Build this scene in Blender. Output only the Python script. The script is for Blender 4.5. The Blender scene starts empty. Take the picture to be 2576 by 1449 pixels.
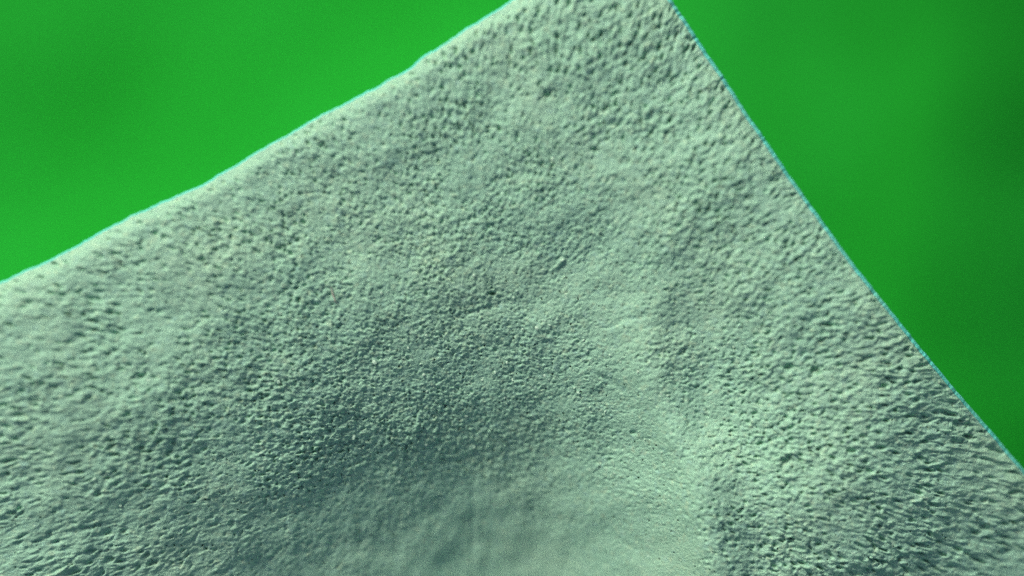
import bpy, bmesh, math, random
import numpy as np

scene = bpy.context.scene
MM = 0.001
H = 45.0                      # camera height above the block's datum, mm
K = 30.0 / 2576.0             # mm per tracing unit at the datum

# ------------------------------------------------------------------ camera
cam_d = bpy.data.cameras.new("camera")
cam = bpy.data.objects.new("camera", cam_d)
scene.collection.objects.link(cam)
cam.location = (0, 0, H * MM)
cam.rotation_euler = (0, 0, 0)
cam_d.sensor_width = 36.0
cam_d.lens = 36.0 * H / 30.0
cam_d.clip_start = 0.001
cam_d.clip_end = 20.0
cam_d.dof.use_dof = True
cam_d.dof.focus_distance = (H + 2.1) * MM
cam_d.dof.aperture_fstop = cam_d.lens / 3.1
scene.camera = cam

# ------------------------------------------------------------------ light
SUN_EL, SUN_AZ = math.radians(35), math.radians(122)   # azimuth counter-clockwise from +X
world = bpy.data.worlds.new("World")
scene.world = world
world.use_nodes = True
wn = world.node_tree.nodes
wn.clear()
wo = wn.new("ShaderNodeOutputWorld")
bg = wn.new("ShaderNodeBackground")
sky = wn.new("ShaderNodeTexSky")
sky.sky_type = 'NISHITA'
sky.sun_disc = False
sky.sun_elevation = SUN_EL
sky.sun_rotation = math.radians(90) - SUN_AZ
sky.dust_density = 4.0
sky.ozone_density = 0.35
bg.inputs['Strength'].default_value = 0.075
world.node_tree.links.new(sky.outputs[0], bg.inputs['Color'])
world.node_tree.links.new(bg.outputs[0], wo.inputs['Surface'])

sun_d = bpy.data.lights.new("sun", 'SUN')
sun_d.energy = 3.0
sun_d.angle = math.radians(12)
sun_d.color = (1.0, 0.95, 0.86)
sun = bpy.data.objects.new("sun", sun_d)
scene.collection.objects.link(sun)
sun.location = (0, 0.3, 0.3)
sun.rotation_euler = (math.pi / 2 - SUN_EL, 0, SUN_AZ + math.pi / 2)

scene.view_settings.view_transform = 'Standard'
scene.view_settings.look = 'None'
scene.view_settings.gamma = 1.0
scene.view_settings.exposure = 0.2
scene.cycles.use_denoising = False
scene.cycles.max_bounces = 6
scene.cycles.use_adaptive_sampling = True
scene.cycles.adaptive_threshold = 0.03
scene.cycles.adaptive_min_samples = 40

# ------------------------------------------------------------------ noise
def _hash(ix, iy, seed):
    h = (ix.astype(np.int64) * 374761393 + iy.astype(np.int64) * 668265263 + seed * 974711) & 0xFFFFFFFF
    h = ((h ^ (h >> 13)) * 1274126177) & 0xFFFFFFFF
    h = ((h ^ (h >> 15)) * 2246822519) & 0xFFFFFFFF
    return (h ^ (h >> 16)) & 0xFFFFFFFF

def perlin(x, y, seed=0):
    ix, iy = np.floor(x), np.floor(y)
    fx, fy = x - ix, y - iy
    u = fx * fx * fx * (fx * (fx * 6 - 15) + 10)
    v = fy * fy * fy * (fy * (fy * 6 - 15) + 10)
    out = []
    for dy in (0, 1):
        row = []
        for dx in (0, 1):
            a = _hash(ix + dx, iy + dy, seed) * (2 * math.pi / 4294967296.0)
            row.append(np.cos(a) * (fx - dx) + np.sin(a) * (fy - dy))
        out.append(row[0] + u * (row[1] - row[0]))
    return (out[0] + v * (out[1] - out[0])) * 1.5

def worley(x, y, seed=0):
    """distance to the nearest feature point and a random number of that point"""
    ix, iy = np.floor(x), np.floor(y)
    best = np.full(x.shape, 9.0)
    rid = np.zeros(x.shape)
    for dy in (-1, 0, 1):
        for dx in (-1, 0, 1):
            cx, cy = ix + dx, iy + dy
            px = cx + _hash(cx, cy, seed) / 4294967296.0
            py = cy + _hash(cx, cy, seed + 7) / 4294967296.0
            d = np.hypot(x - px, y - py)
            m = d < best
            best = np.where(m, d, best)
            rid = np.where(m, _hash(cx, cy, seed + 13) / 4294967296.0, rid)
    return best, rid

def sstep(a, b, x):
    t = np.clip((x - a) / (b - a), 0, 1)
    return t * t * (3 - 2 * t)

# ------------------------------------------------------------------ outline of the block (tracing units)
APEX = np.array([1560.0, -150.0])
LEFT = np.array([(1560, -150), (1430, -78), (1288, 5), (1215, 50), (1150, 91), (1105, 122), (1065, 147), (1030, 176), (995, 198), (950, 221), (850, 273),
                 (740, 331), (625, 400), (500, 474), (425, 506), (345, 541), (250, 591), (150, 645), (0, 716),
                 (-300, 855), (-700, 1040), (-1100, 1220)], float)
RIGHT = np.array([(1560, -150), (1640, -52), (1700, 30), (1790, 165), (1880, 302), (1975, 440), (2085, 594), (2200, 745), (2310, 882), (2420, 1012),
                  (2500, 1104), (2576, 1195), (2800, 1460), (3100, 1810), (3300, 2040)], float)

def curve(poly, s):
    seg = np.hypot(*(np.diff(poly, axis=0).T))
    cum = np.concatenate([[0], np.cumsum(seg)])
    fine = np.arange(0, cum[-1], 4.0)
    fx, fy = np.interp(fine, cum, poly[:, 0]), np.interp(fine, cum, poly[:, 1])
    k = np.hanning(15); k /= k.sum()
    def sm(a):
        p = np.concatenate([2 * a[0] - a[7:0:-1], a, 2 * a[-1] - a[-2:-9:-1]])
        return np.convolve(p, k, 'valid')
    fx, fy = sm(fx), sm(fy)
    return np.interp(s, fine, fx) - fx[0] + poly[0, 0], np.interp(s, fine, fy) - fy[0] + poly[0, 1]

STEP = 2.3
us = np.concatenate([np.arange(0, 2300, STEP), np.arange(2300, 2900, 12)])
vs = np.concatenate([np.arange(0, 1960, STEP), np.arange(1960, 2700, 12)])
lx, ly = curve(LEFT, us)
rx, ry = curve(RIGHT, vs)
# crumbling of both edges
def rough_edge(s, amp, seed):
    return amp * (perlin(s / 55, s * 0 + 0.3, seed) + 0.6 * perlin(s / 22, s * 0 + 0.7, seed + 1) + 0.35 * perlin(s / 9, s * 0 + 0.2, seed + 2))
el = rough_edge(us, 2.6, 31)
er = rough_edge(vs, 1.3, 41)
U, V = np.meshgrid(us, vs, indexing='ij')
fadeL = np.exp(-V / 60.0)
fadeR = np.exp(-U / 60.0)
PX = lx[:, None] + rx[None, :] - APEX[0] + fadeL * (0.48 * el)[:, None] + fadeR * (-0.8 * er)[None, :]
PY = ly[:, None] + ry[None, :] - APEX[1] + fadeL * (0.88 * el)[:, None] + fadeR * (0.6 * er)[None, :]

# ------------------------------------------------------------------ large form, mm
def form(px, py, u, v):
    dx, dy = px - 1330.0, py - 1800.0
    sx = np.where(dx < 0, 800.0, 440.0 + 160.0 * sstep(1300, 700, py))
    sy = np.where(dy < 0, 850.0, 900.0)
    e2 = (dx / sx) ** 2 + (dy / sy) ** 2
    z = -7.2 * np.exp(-e2)
    # the whole top leans a little to the lower left
    z -= 0.5 * np.exp(-((px - 500) / 900.0) ** 2 - ((py - 1500) / 700.0) ** 2)
    # soft ridge between the hollow and the right flank, with a trough behind it
    xr = np.interp(py, [200, 450, 640, 820, 930, 1050, 1200, 1449, 2000], [1900, 1800, 1700, 1640, 1650, 1690, 1770, 1815, 1900])
    k = 0.25 + 0.75 * sstep(650, 1150, py); k = k * sstep(350, 600, py)
    z += k * (0.40 * np.exp(-((px - xr + 25) / 60.0) ** 2) - 0.85 * sstep(xr - 15, xr + 150, px) + 0.35 * sstep(xr + 150, xr + 500, px))
    # right flank: up at the top corner, leaning outward lower down
    low = sstep(500, 1050, py)
    z += 0.7 * sstep(1500, 2300, px) * (1 - low) + low * (0.5 - 1.5 * sstep(1780, 2650, px))
    # the form rolls away towards both lower corners, shaped to darken them like vignetting
    z -= 2.9 * sstep(0, 800, (px - 2080) * 0.62 + (py - 1080) * 0.78)
    z -= 2.2 * sstep(0, 760, (560 - px) * 0.55 + (py - 1180) * 0.83)
    # worn edges
    z -= 0.30 * np.clip(1 - v / 45.0, 0, 1) ** 2
    z -= 0.50 * np.clip(1 - u / 90.0, 0, 1) ** 2
    z -= 0.12 * np.clip(1 - v / 220.0, 0, 1) ** 2
    z -= 0.35 * np.clip(1 - u / 320.0, 0, 1) ** 2
    return z

# ------------------------------------------------------------------ relief, mm
PITS = [(1238, 738, 6), (1985, 925, 10), (2055, 932, 12), (1975, 1160, 10), (1375, 240, 9), (1495, 376, 7), (1133, 168, 6), (1595, 1088, 6),
        (1245, 880, 4), (350, 948, 9), (2410, 1068, 9), (2440, 1100, 9)]

def relief(px, py):
    cx, cy = 1270.0, 980.0
    dx, dy = px - cx, py - cy
    r = np.hypot(dx, dy) + 1e-6
    rr_ = np.linspace(0, 4200, 2101)
    gg_ = np.concatenate([[0], np.cumsum(2.0 / (1 + (rr_[1:] / 660.0) ** 1.9))])
    g = np.interp(r, rr_, gg_)
    wx, wy = dx / r * g, dy / r * g
    wx, wy = wx * 1.2, wy * 1.2
    mag = 0.86 * r / np.maximum(g, 1e-3)    # growth of the grain away from the middle
    wx, wy = wx + 4.0 * perlin(wx / 16, wy / 16, 3) + 1.8 * perlin(wx / 7, wy / 7, 5), wy + 4.0 * perlin(wx / 16, wy / 16, 4) + 1.8 * perlin(wx / 7, wy / 7, 6)
    smooth = 1 - 0.72 * sstep(1130, 1400, py - 0.00022 * (px - 1300) ** 2) * sstep(1840, 1700, px)
    patch = 0.95 + 0.65 * perlin(px / 170, py / 170, 8) + 0.4 * perlin(px / 70, py / 70, 18)
    h = 0.16 * perlin(px / 330, py / 330, 9) + 0.07 * perlin(px / 120, py / 120, 10) + 0.04 * perlin(px / 60, py / 60, 15)
    n1 = perlin(wx / 22, wy / 22, 11)
    n2 = perlin(wx / 10.5, wy / 10.5, 12)
    n3 = perlin(wx / 6, wy / 6, 13)
    d1, r1 = worley(wx / 11.5, wy / 11.5, 22)
    d2, r2 = worley(wx / 8, wy / 8, 23)
    n5 = perlin(wx / 3.4, wy / 3.4, 16)
    det = 0.022 * n1 + 0.026 * n2 + 0.026 * n3 + 0.016 * n5
    det += 0.075 * (r1 - 0.25) * np.clip(0.62 - d1, 0, 1) + 0.075 * (r2 - 0.3) * np.clip(0.62 - d2, 0, 1)
    d, rid = worley(wx / 15, wy / 15, 21)
    hole = np.clip(1 - d / (0.14 + 0.26 * rid), 0, 1)
    det -= (0.09 + 0.05 * sstep(300, 700, r)) * (rid > 0.42) * hole ** 1.2
    patch = patch + 0.30 * sstep(450, 900, r) * sstep(700, 1500, px) - 0.2 * sstep(900, 300, px) + 0.45 * np.exp(-((px - 800) / 420) ** 2 - ((py - 1040) / 170) ** 2)
    xr = np.interp(py, [700, 900, 1050, 1200, 1449, 2000], [1660, 1650, 1690, 1770, 1815, 1900])
    strip = np.exp(-((px - xr + 90) / 100.0) ** 2) * sstep(450, 650, py)
    patch = patch * (1 - 0.45 * strip)
    h += (0.9 - 0.2 * sstep(2000, 2500, px)) * det * mag * np.clip(patch, 0.5, 1.8) * smooth
    for x, y, a in PITS:
        q = ((px - x) ** 2 * 0.8 + (py - y) ** 2 * 1.3) / (a * a) * (1 + 1.1 * perlin(px / 9 + x, py / 9, 71))
        h -= (0.05 if x == 1238 else 0.022) * a * np.exp(-np.clip(q, 0, 9))
    h += 0.035 * (1 - smooth) * perlin(px / 38, py / 55, 25)
    # scratches running down into the hollow
    for x0, y0, y1, w, dep in ((1216, 1120, 1200, 5, .12), (1190, 1190, 1500, 9, .10), (1452, 1060, 1130, 5, .08), (1500, 1010, 1060, 4, .07),
                               (905, 1290, 1400, 9, .06), (1640, 1180, 1420, 9, .05), (1345, 1240, 1420, 12, .05)):
        xc = x0 + 5 * perlin(py / 60, py * 0 + x0, 17)
        h -= 0.32 * dep * np.exp(-((px - xc) / w) ** 2) * sstep(y0 - 20, y0 + 20, py) * sstep(y1 + 30, y1 - 20, py)
    # raised ridge left of the right flank and scratches across the middle
    for xa, ya, xb, yb, w, dep in ((1480, 930, 1580, 985, 8, -.07),
                                   (1330, 800, 1390, 860, 6, .07), (1385, 680, 1430, 640, 6, .10), (1130, 800, 1290, 760, 6, -.05),
                                   (1690, 900, 1600, 1010, 14, .04), (1515, 825, 1640, 790, 9, -.06)):
        L = math.hypot(xb - xa, yb - ya)
        t = ((px - xa) * (xb - xa) + (py - ya) * (yb - ya)) / L
        s = ((px - xa) * (yb - ya) - (py - ya) * (xb - xa)) / L + 8 * perlin(t / 40, t * 0 + xa, 19)
        h += 0.65 * dep * np.exp(-(s / w) ** 2) * sstep(-15, 25, t) * sstep(L + 15, L - 25, t)
    return h

def to_world(px, py, z):
    f = K * (H - z) / H
    return (px - 1288.0) * f, (724.5 - py) * f

ZF = form(PX, PY, U, V)
WX, WY = to_world(PX, PY, ZF)
ZR = relief(PX, PY)
edge_fade = np.clip(np.minimum(U, V) / 8.0, 0.4, 1)
WZ = ZF + ZR * edge_fade
nu, nv = WX.shape

# ------------------------------------------------------------------ materials
def mat(name):
    m = bpy.data.materials.new(name)
    m.use_nodes = True
    nt = m.node_tree
    return m, nt, nt.nodes['Principled BSDF']

def stone_material(name, base, tints, bump=1.0):
    m, nt, bs = mat(name)
    N, L = nt.nodes, nt.links
    tc = N.new('ShaderNodeTexCoord')
    def noise(scale, detail, rough=0.55):
        n = N.new('ShaderNodeTexNoise'); n.inputs['Scale'].default_value = scale
        n.inputs['Detail'].default_value = detail; n.inputs['Roughness'].default_value = rough
        L.new(tc.outputs['Object'], n.inputs['Vector']); return n
    col = None
    for (scale, lo, hi, c, fac) in tints:
        n = noise(scale, 3)
        r = N.new('ShaderNodeMapRange'); r.inputs[1].default_value = lo; r.inputs[2].default_value = hi
        r.inputs[3].default_value = 0; r.inputs[4].default_value = fac
        L.new(n.outputs['Fac'], r.inputs[0])
        mx = N.new('ShaderNodeMix'); mx.data_type = 'RGBA'
        mx.inputs[7].default_value = (*c, 1)
        if col is None: mx.inputs[6].default_value = (*base, 1)
        else: L.new(col, mx.inputs[6])
        L.new(r.outputs[0], mx.inputs[0]); col = mx.outputs[2]
    L.new(col, bs.inputs['Base Color'])
    bs.inputs['Roughness'].default_value = 0.85
    bs.inputs['Specular IOR Level'].default_value = 0.25
    n = noise(13000, 4, 0.7)
    b = N.new('ShaderNodeBump'); b.inputs['Strength'].default_value = 0.6; b.inputs['Distance'].default_value = 0.00011 * bump
    L.new(n.outputs['Fac'], b.inputs['Height']); L.new(b.outputs['Normal'], bs.inputs['Normal'])
    return m

m_block = stone_material('pale plaster', (0.325, 0.59, 0.425),
    [(260, 0.45, 0.75, (0.40, 0.62, 0.43), 0.5), (5200, 0.55, 0.75, (0.52, 0.68, 0.44), 0.5), (4700, 0.56, 0.76, (0.30, 0.55, 0.50), 0.5), (8300, 0.60, 0.72, (0.54, 0.78, 0.58), 0.7), (7100, 0.60, 0.74, (0.16, 0.28, 0.22), 0.6)])
m_fringe = stone_material('painted lens fringe', (0.12, 0.64, 0.56), [(900, 0.4, 0.7, (0.20, 0.62, 0.50), 0.6)], 0.5)  # turquoise base colour stands in for lens colour fringing
m_crumb = stone_material('white crumb', (0.50, 0.74, 0.56), [(900, 0.4, 0.7, (0.60, 0.80, 0.62), 0.6)], 0.5)

# ------------------------------------------------------------------ block mesh
def mesh_obj(name, verts, faces, material, parent=None, smooth=True):
    me = bpy.data.meshes.new(name)
    verts = np.asarray(verts, dtype=np.float32)
    faces = np.asarray(faces, dtype=np.int32)
    n = faces.shape[1]
    me.vertices.add(len(verts)); me.vertices.foreach_set('co', verts.ravel())
    me.loops.add(faces.size); me.loops.foreach_set('vertex_index', faces.ravel())
    me.polygons.add(len(faces))
    me.polygons.foreach_set('loop_start', np.arange(0, faces.size, n, dtype=np.int32))
    me.update(calc_edges=True)
    me.validate()
    if smooth: me.polygons.foreach_set('use_smooth', np.ones(len(faces), dtype=bool))
    me.materials.append(material)
    o = bpy.data.objects.new(name, me)
    scene.collection.objects.link(o)
    if parent: o.parent = parent
    return o

THICK = 14.0      # mm
top = np.stack([WX, WY, WZ], -1).reshape(-1, 3)
idx = np.arange(nu * nv).reshape(nu, nv)
quads = np.stack([idx[:-1, :-1], idx[:-1, 1:], idx[1:, 1:], idx[1:, :-1]], -1).reshape(-1, 4)   # u goes left, v goes right
ring = np.concatenate([idx[:, 0][::-1], idx[0, 1:], idx[1:, -1], idx[-1, :-1][::-1][:-1]])       # around the outline
# outward direction of the outline
rp = top[ring][:, :2]
tan = np.roll(rp, -8, 0) - np.roll(rp, 8, 0)
tan /= np.linalg.norm(tan, axis=1, keepdims=True) + 1e-9
nrm = np.stack([-tan[:, 1], tan[:, 0]], -1)
cen = rp.mean(0)
if np.sum(nrm * (rp - cen)) < 0: nrm = -nrm
layers = [(0.05, -0.10), (0.07, -0.22), (0.07, -0.45), (0.05, -1.2), (0.02, -3.0), (0.0, -6.0), (0.0, -9.0)]
all_v = [top]
rings = [ring]
base_i = len(top)
par = np.arange(len(ring)) * 1.0
for li, (o_, dz) in enumerate(layers):
    p = np.empty((len(ring), 3))
    wob = 0.03 * perlin(par / 7, par * 0 + li * 1.7, 51) if li >= 2 else 0 * par
    p[:, :2] = rp + nrm * (o_ + wob)[:, None]
    p[:, 2] = top[ring][:, 2] + dz
    all_v.append(p); rings.append(np.arange(base_i, base_i + len(ring))); base_i += len(ring)
p = np.empty((len(ring), 3)); p[:, :2] = rp; p[:, 2] = -THICK
all_v.append(p); rings.append(np.arange(base_i, base_i + len(ring))); base_i += len(ring)
all_v.append(np.array([[cen[0], cen[1], -THICK]])); ci = base_i
side = []
for a, b in zip(rings[:-1], rings[1:]):
    side.append(np.stack([a, np.roll(a, -1), np.roll(b, -1), b], -1))
side = np.concatenate(side)
last = rings[-1]
step2 = len(last) // 2 * 2
bottom = np.stack([last, np.roll(last, -1), np.full_like(last, ci), np.full_like(last, ci)], -1)
V_all = np.concatenate(all_v)

def fix_winding(f, verts, want):
    a, b, c = verts[f[0, 0]], verts[f[0, 1]], verts[f[0, 2]]
    n = np.cross(b - a, c - a)
    return f if np.dot(n, want) > 0 else f[:, ::-1]
quads = fix_winding(quads, V_all, np.array([0, 0, 1.0]))
side = fix_winding(side, V_all, np.array([nrm[0, 0], nrm[0, 1], 0.2]))
block = mesh_obj('plaster_block', V_all * MM, np.concatenate([quads, side]), m_block)
block['label'] = 'pale grey-green rough plaster block with a worn corner and a smooth scooped hollow'
block['category'] = 'plaster block'
# underside closes the solid
bm = bmesh.new(); bm.from_mesh(block.data)
bm.verts.ensure_lookup_table()
try:
    bm.faces.new([bm.verts[i] for i in (last if bottom is not None else last)][::-1])
except ValueError:
    pass
loose = [v for v in bm.verts if not v.link_faces]
for v in loose: bm.verts.remove(v)
bm.to_mesh(block.data); bm.free()

# added turquoise strip along the two outer edges, imitating a lens colour fringe
first, end_ = 0, nu + nv - 1
rr = np.arange(first, end_)
prof = [(0.004, 0.005), (0.060, -0.055), (0.090, -0.14), (0.095, -0.30), (0.085, -0.50)]
sv, rows = [], []
for k, (o_, dz) in enumerate(prof):
    p = np.empty((len(rr), 3))
    wide = np.interp(rr, [0, nu - 60, nu + 60, end_], [0.85, 0.85, 1.5, 1.5])[:, None]
    p[:, :2] = rp[rr] + nrm[rr] * o_ * wide
    p[:, 2] = top[ring[rr]][:, 2] + dz
    sv.append(p); rows.append(np.arange(k * len(rr), (k + 1) * len(rr)))
sf = np.concatenate([np.stack([a[:-1], a[1:], b[1:], b[:-1]], -1) for a, b in zip(rows[:-1], rows[1:])])
sv = np.concatenate(sv)
sf = fix_winding(sf, sv, np.array([nrm[0, 0], nrm[0, 1], 0.5]))
fringe = mesh_obj('lens_fringe_strip', sv * MM, sf, m_fringe, block)
fringe['label'] = 'thin turquoise strip painted as a lens colour fringe along the outer edges'

# ------------------------------------------------------------------ loose things on the block
def surf(px, py):
    px, py = np.array([px], float), np.array([py], float)
    big = np.array([900.0])
    z = form(px, py, big, big) ; x, y = to_world(px, py, z)
    return float(x[0]), float(y[0]), float(z[0] + relief(px, py)[0])

rng = random.Random(5)
bm = bmesh.new()
spots = [(942, 912, 9), (1415, 655, 6), (1390, 400, 8), (1012, 282, 6), (890, 1100, 8), (700, 960, 8), (1350, 825, 8), (1370, 945, 6), (1066, 942, 6), (240, 1205, 8)]
for i in range(110):
    a = rng.gauss(0, 1); b = rng.gauss(0, 1)
    x, y = 1200 + 420 * a, 960 + 150 * b
    if 150 < x < 1900 and 500 < y < 1300: spots.append((x, y, rng.uniform(2.0, 5.0)))
for x, y, s in spots:
    wx, wy, wz = surf(x, y)
    g = bmesh.ops.create_icosphere(bm, subdivisions=1, radius=s * K * 0.7 * MM)
    st = rng.uniform(0, 3.14); el_ = rng.uniform(1.0, 1.9)
    for v in g['verts']:
        c = v.co * rng.uniform(0.7, 1.25)
        c.x *= el_
        v.co = (wx * MM + c.x * math.cos(st) - c.y * math.sin(st), wy * MM + c.x * math.sin(st) + c.y * math.cos(st), wz * MM + c.z * 0.7 + s * K * 0.2 * MM)
me = bpy.data.meshes.new('plaster_crumbs'); bm.to_mesh(me); bm.free()
me.materials.append(m_crumb)
o = bpy.data.objects.new('plaster_crumbs', me); scene.collection.objects.link(o)
o['kind'] = 'stuff'; o['label'] = 'tiny white crumbs of plaster dust scattered around the hollow'; o['category'] = 'plaster crumbs'

# pink fibre
m_f, nt, bs = mat('pink fibre'); bs.inputs['Base Color'].default_value = (0.50, 0.44, 0.38, 1); bs.inputs['Roughness'].default_value = 0.6
pts = [surf(*p) for p in ((833, 722), (836, 733), (838, 744), (843, 755), (846, 764))]
bm = bmesh.new(); prev = None
for i, (x, y, z) in enumerate(pts):
    rad = 1.7 * K * (0.55 if i in (0, len(pts) - 1) else 1)
    ringv = [bm.verts.new(((x + rad * math.cos(a)) * MM, y * MM, (z + 0.05 + rad * math.sin(a)) * MM)) for a in [k * math.pi / 3 for k in range(6)]]
    if prev:
        for k in range(6): bm.faces.new((prev[k], prev[(k + 1) % 6], ringv[(k + 1) % 6], ringv[k]))
    else: bm.faces.new(ringv)
    prev = ringv
bm.faces.new(prev[::-1])
bmesh.ops.recalc_face_normals(bm, faces=bm.faces)
me = bpy.data.meshes.new('fibre'); bm.to_mesh(me); bm.free(); me.materials.append(m_f)
o = bpy.data.objects.new('fibre', me); scene.collection.objects.link(o)
o['label'] = 'hair-thin pinkish fibre lying on the slope left of the hollow'; o['category'] = 'fibre'

# ------------------------------------------------------------------ green surface below
g = np.concatenate([np.linspace(-300, -45, 40)[:-1], np.linspace(-45, 45, 180), np.linspace(45, 300, 40)[1:]])
GX, GY = np.meshgrid(g, g, indexing='ij')
GZ = 0.8 * perlin(GX / 13 + 5, GY / 13, 61) + 0.35 * perlin(GX / 6, GY / 6, 62)
GZ = -THICK - 0.5 + np.clip(GZ, -1.2, 1.2) * 0.6
GZ -= 8.0 * sstep(15.0, 34, GX - 0.12 * GY)          # sheet drops on the right, shaped to darken it like lens vignetting
under = (GX < 14) & (GY < 14)
GZ = np.minimum(GZ, np.where(under, -THICK - 0.02, GZ))
gi = np.arange(GX.size).reshape(GX.shape)
gf = np.stack([gi[:-1, :-1], gi[1:, :-1], gi[1:, 1:], gi[:-1, 1:]], -1).reshape(-1, 4)
m_g, nt, bs = mat('green sheet')
N, L = nt.nodes, nt.links
tc = N.new('ShaderNodeTexCoord')
n = N.new('ShaderNodeTexNoise'); n.inputs['Scale'].default_value = 90; n.inputs['Detail'].default_value = 2
L.new(tc.outputs['Object'], n.inputs['Vector'])
mx = N.new('ShaderNodeMix'); mx.data_type = 'RGBA'
mx.inputs[6].default_value = (0.011, 0.30, 0.022, 1); mx.inputs[7].default_value = (0.014, 0.34, 0.030, 1)
r = N.new('ShaderNodeMapRange'); r.inputs[1].default_value = 0.35; r.inputs[2].default_value = 0.65
L.new(n.outputs['Fac'], r.inputs[0]); L.new(r.outputs[0], mx.inputs[0]); L.new(mx.outputs[2], bs.inputs['Base Color'])
bs.inputs['Roughness'].default_value = 0.9; bs.inputs['Specular IOR Level'].default_value = 0.05
ground = mesh_obj('ground', np.stack([GX, GY, GZ], -1).reshape(-1, 3) * MM, gf, m_g)
ground['kind'] = 'structure'
ground['label'] = 'bright green smooth surface lying out of focus below the block'
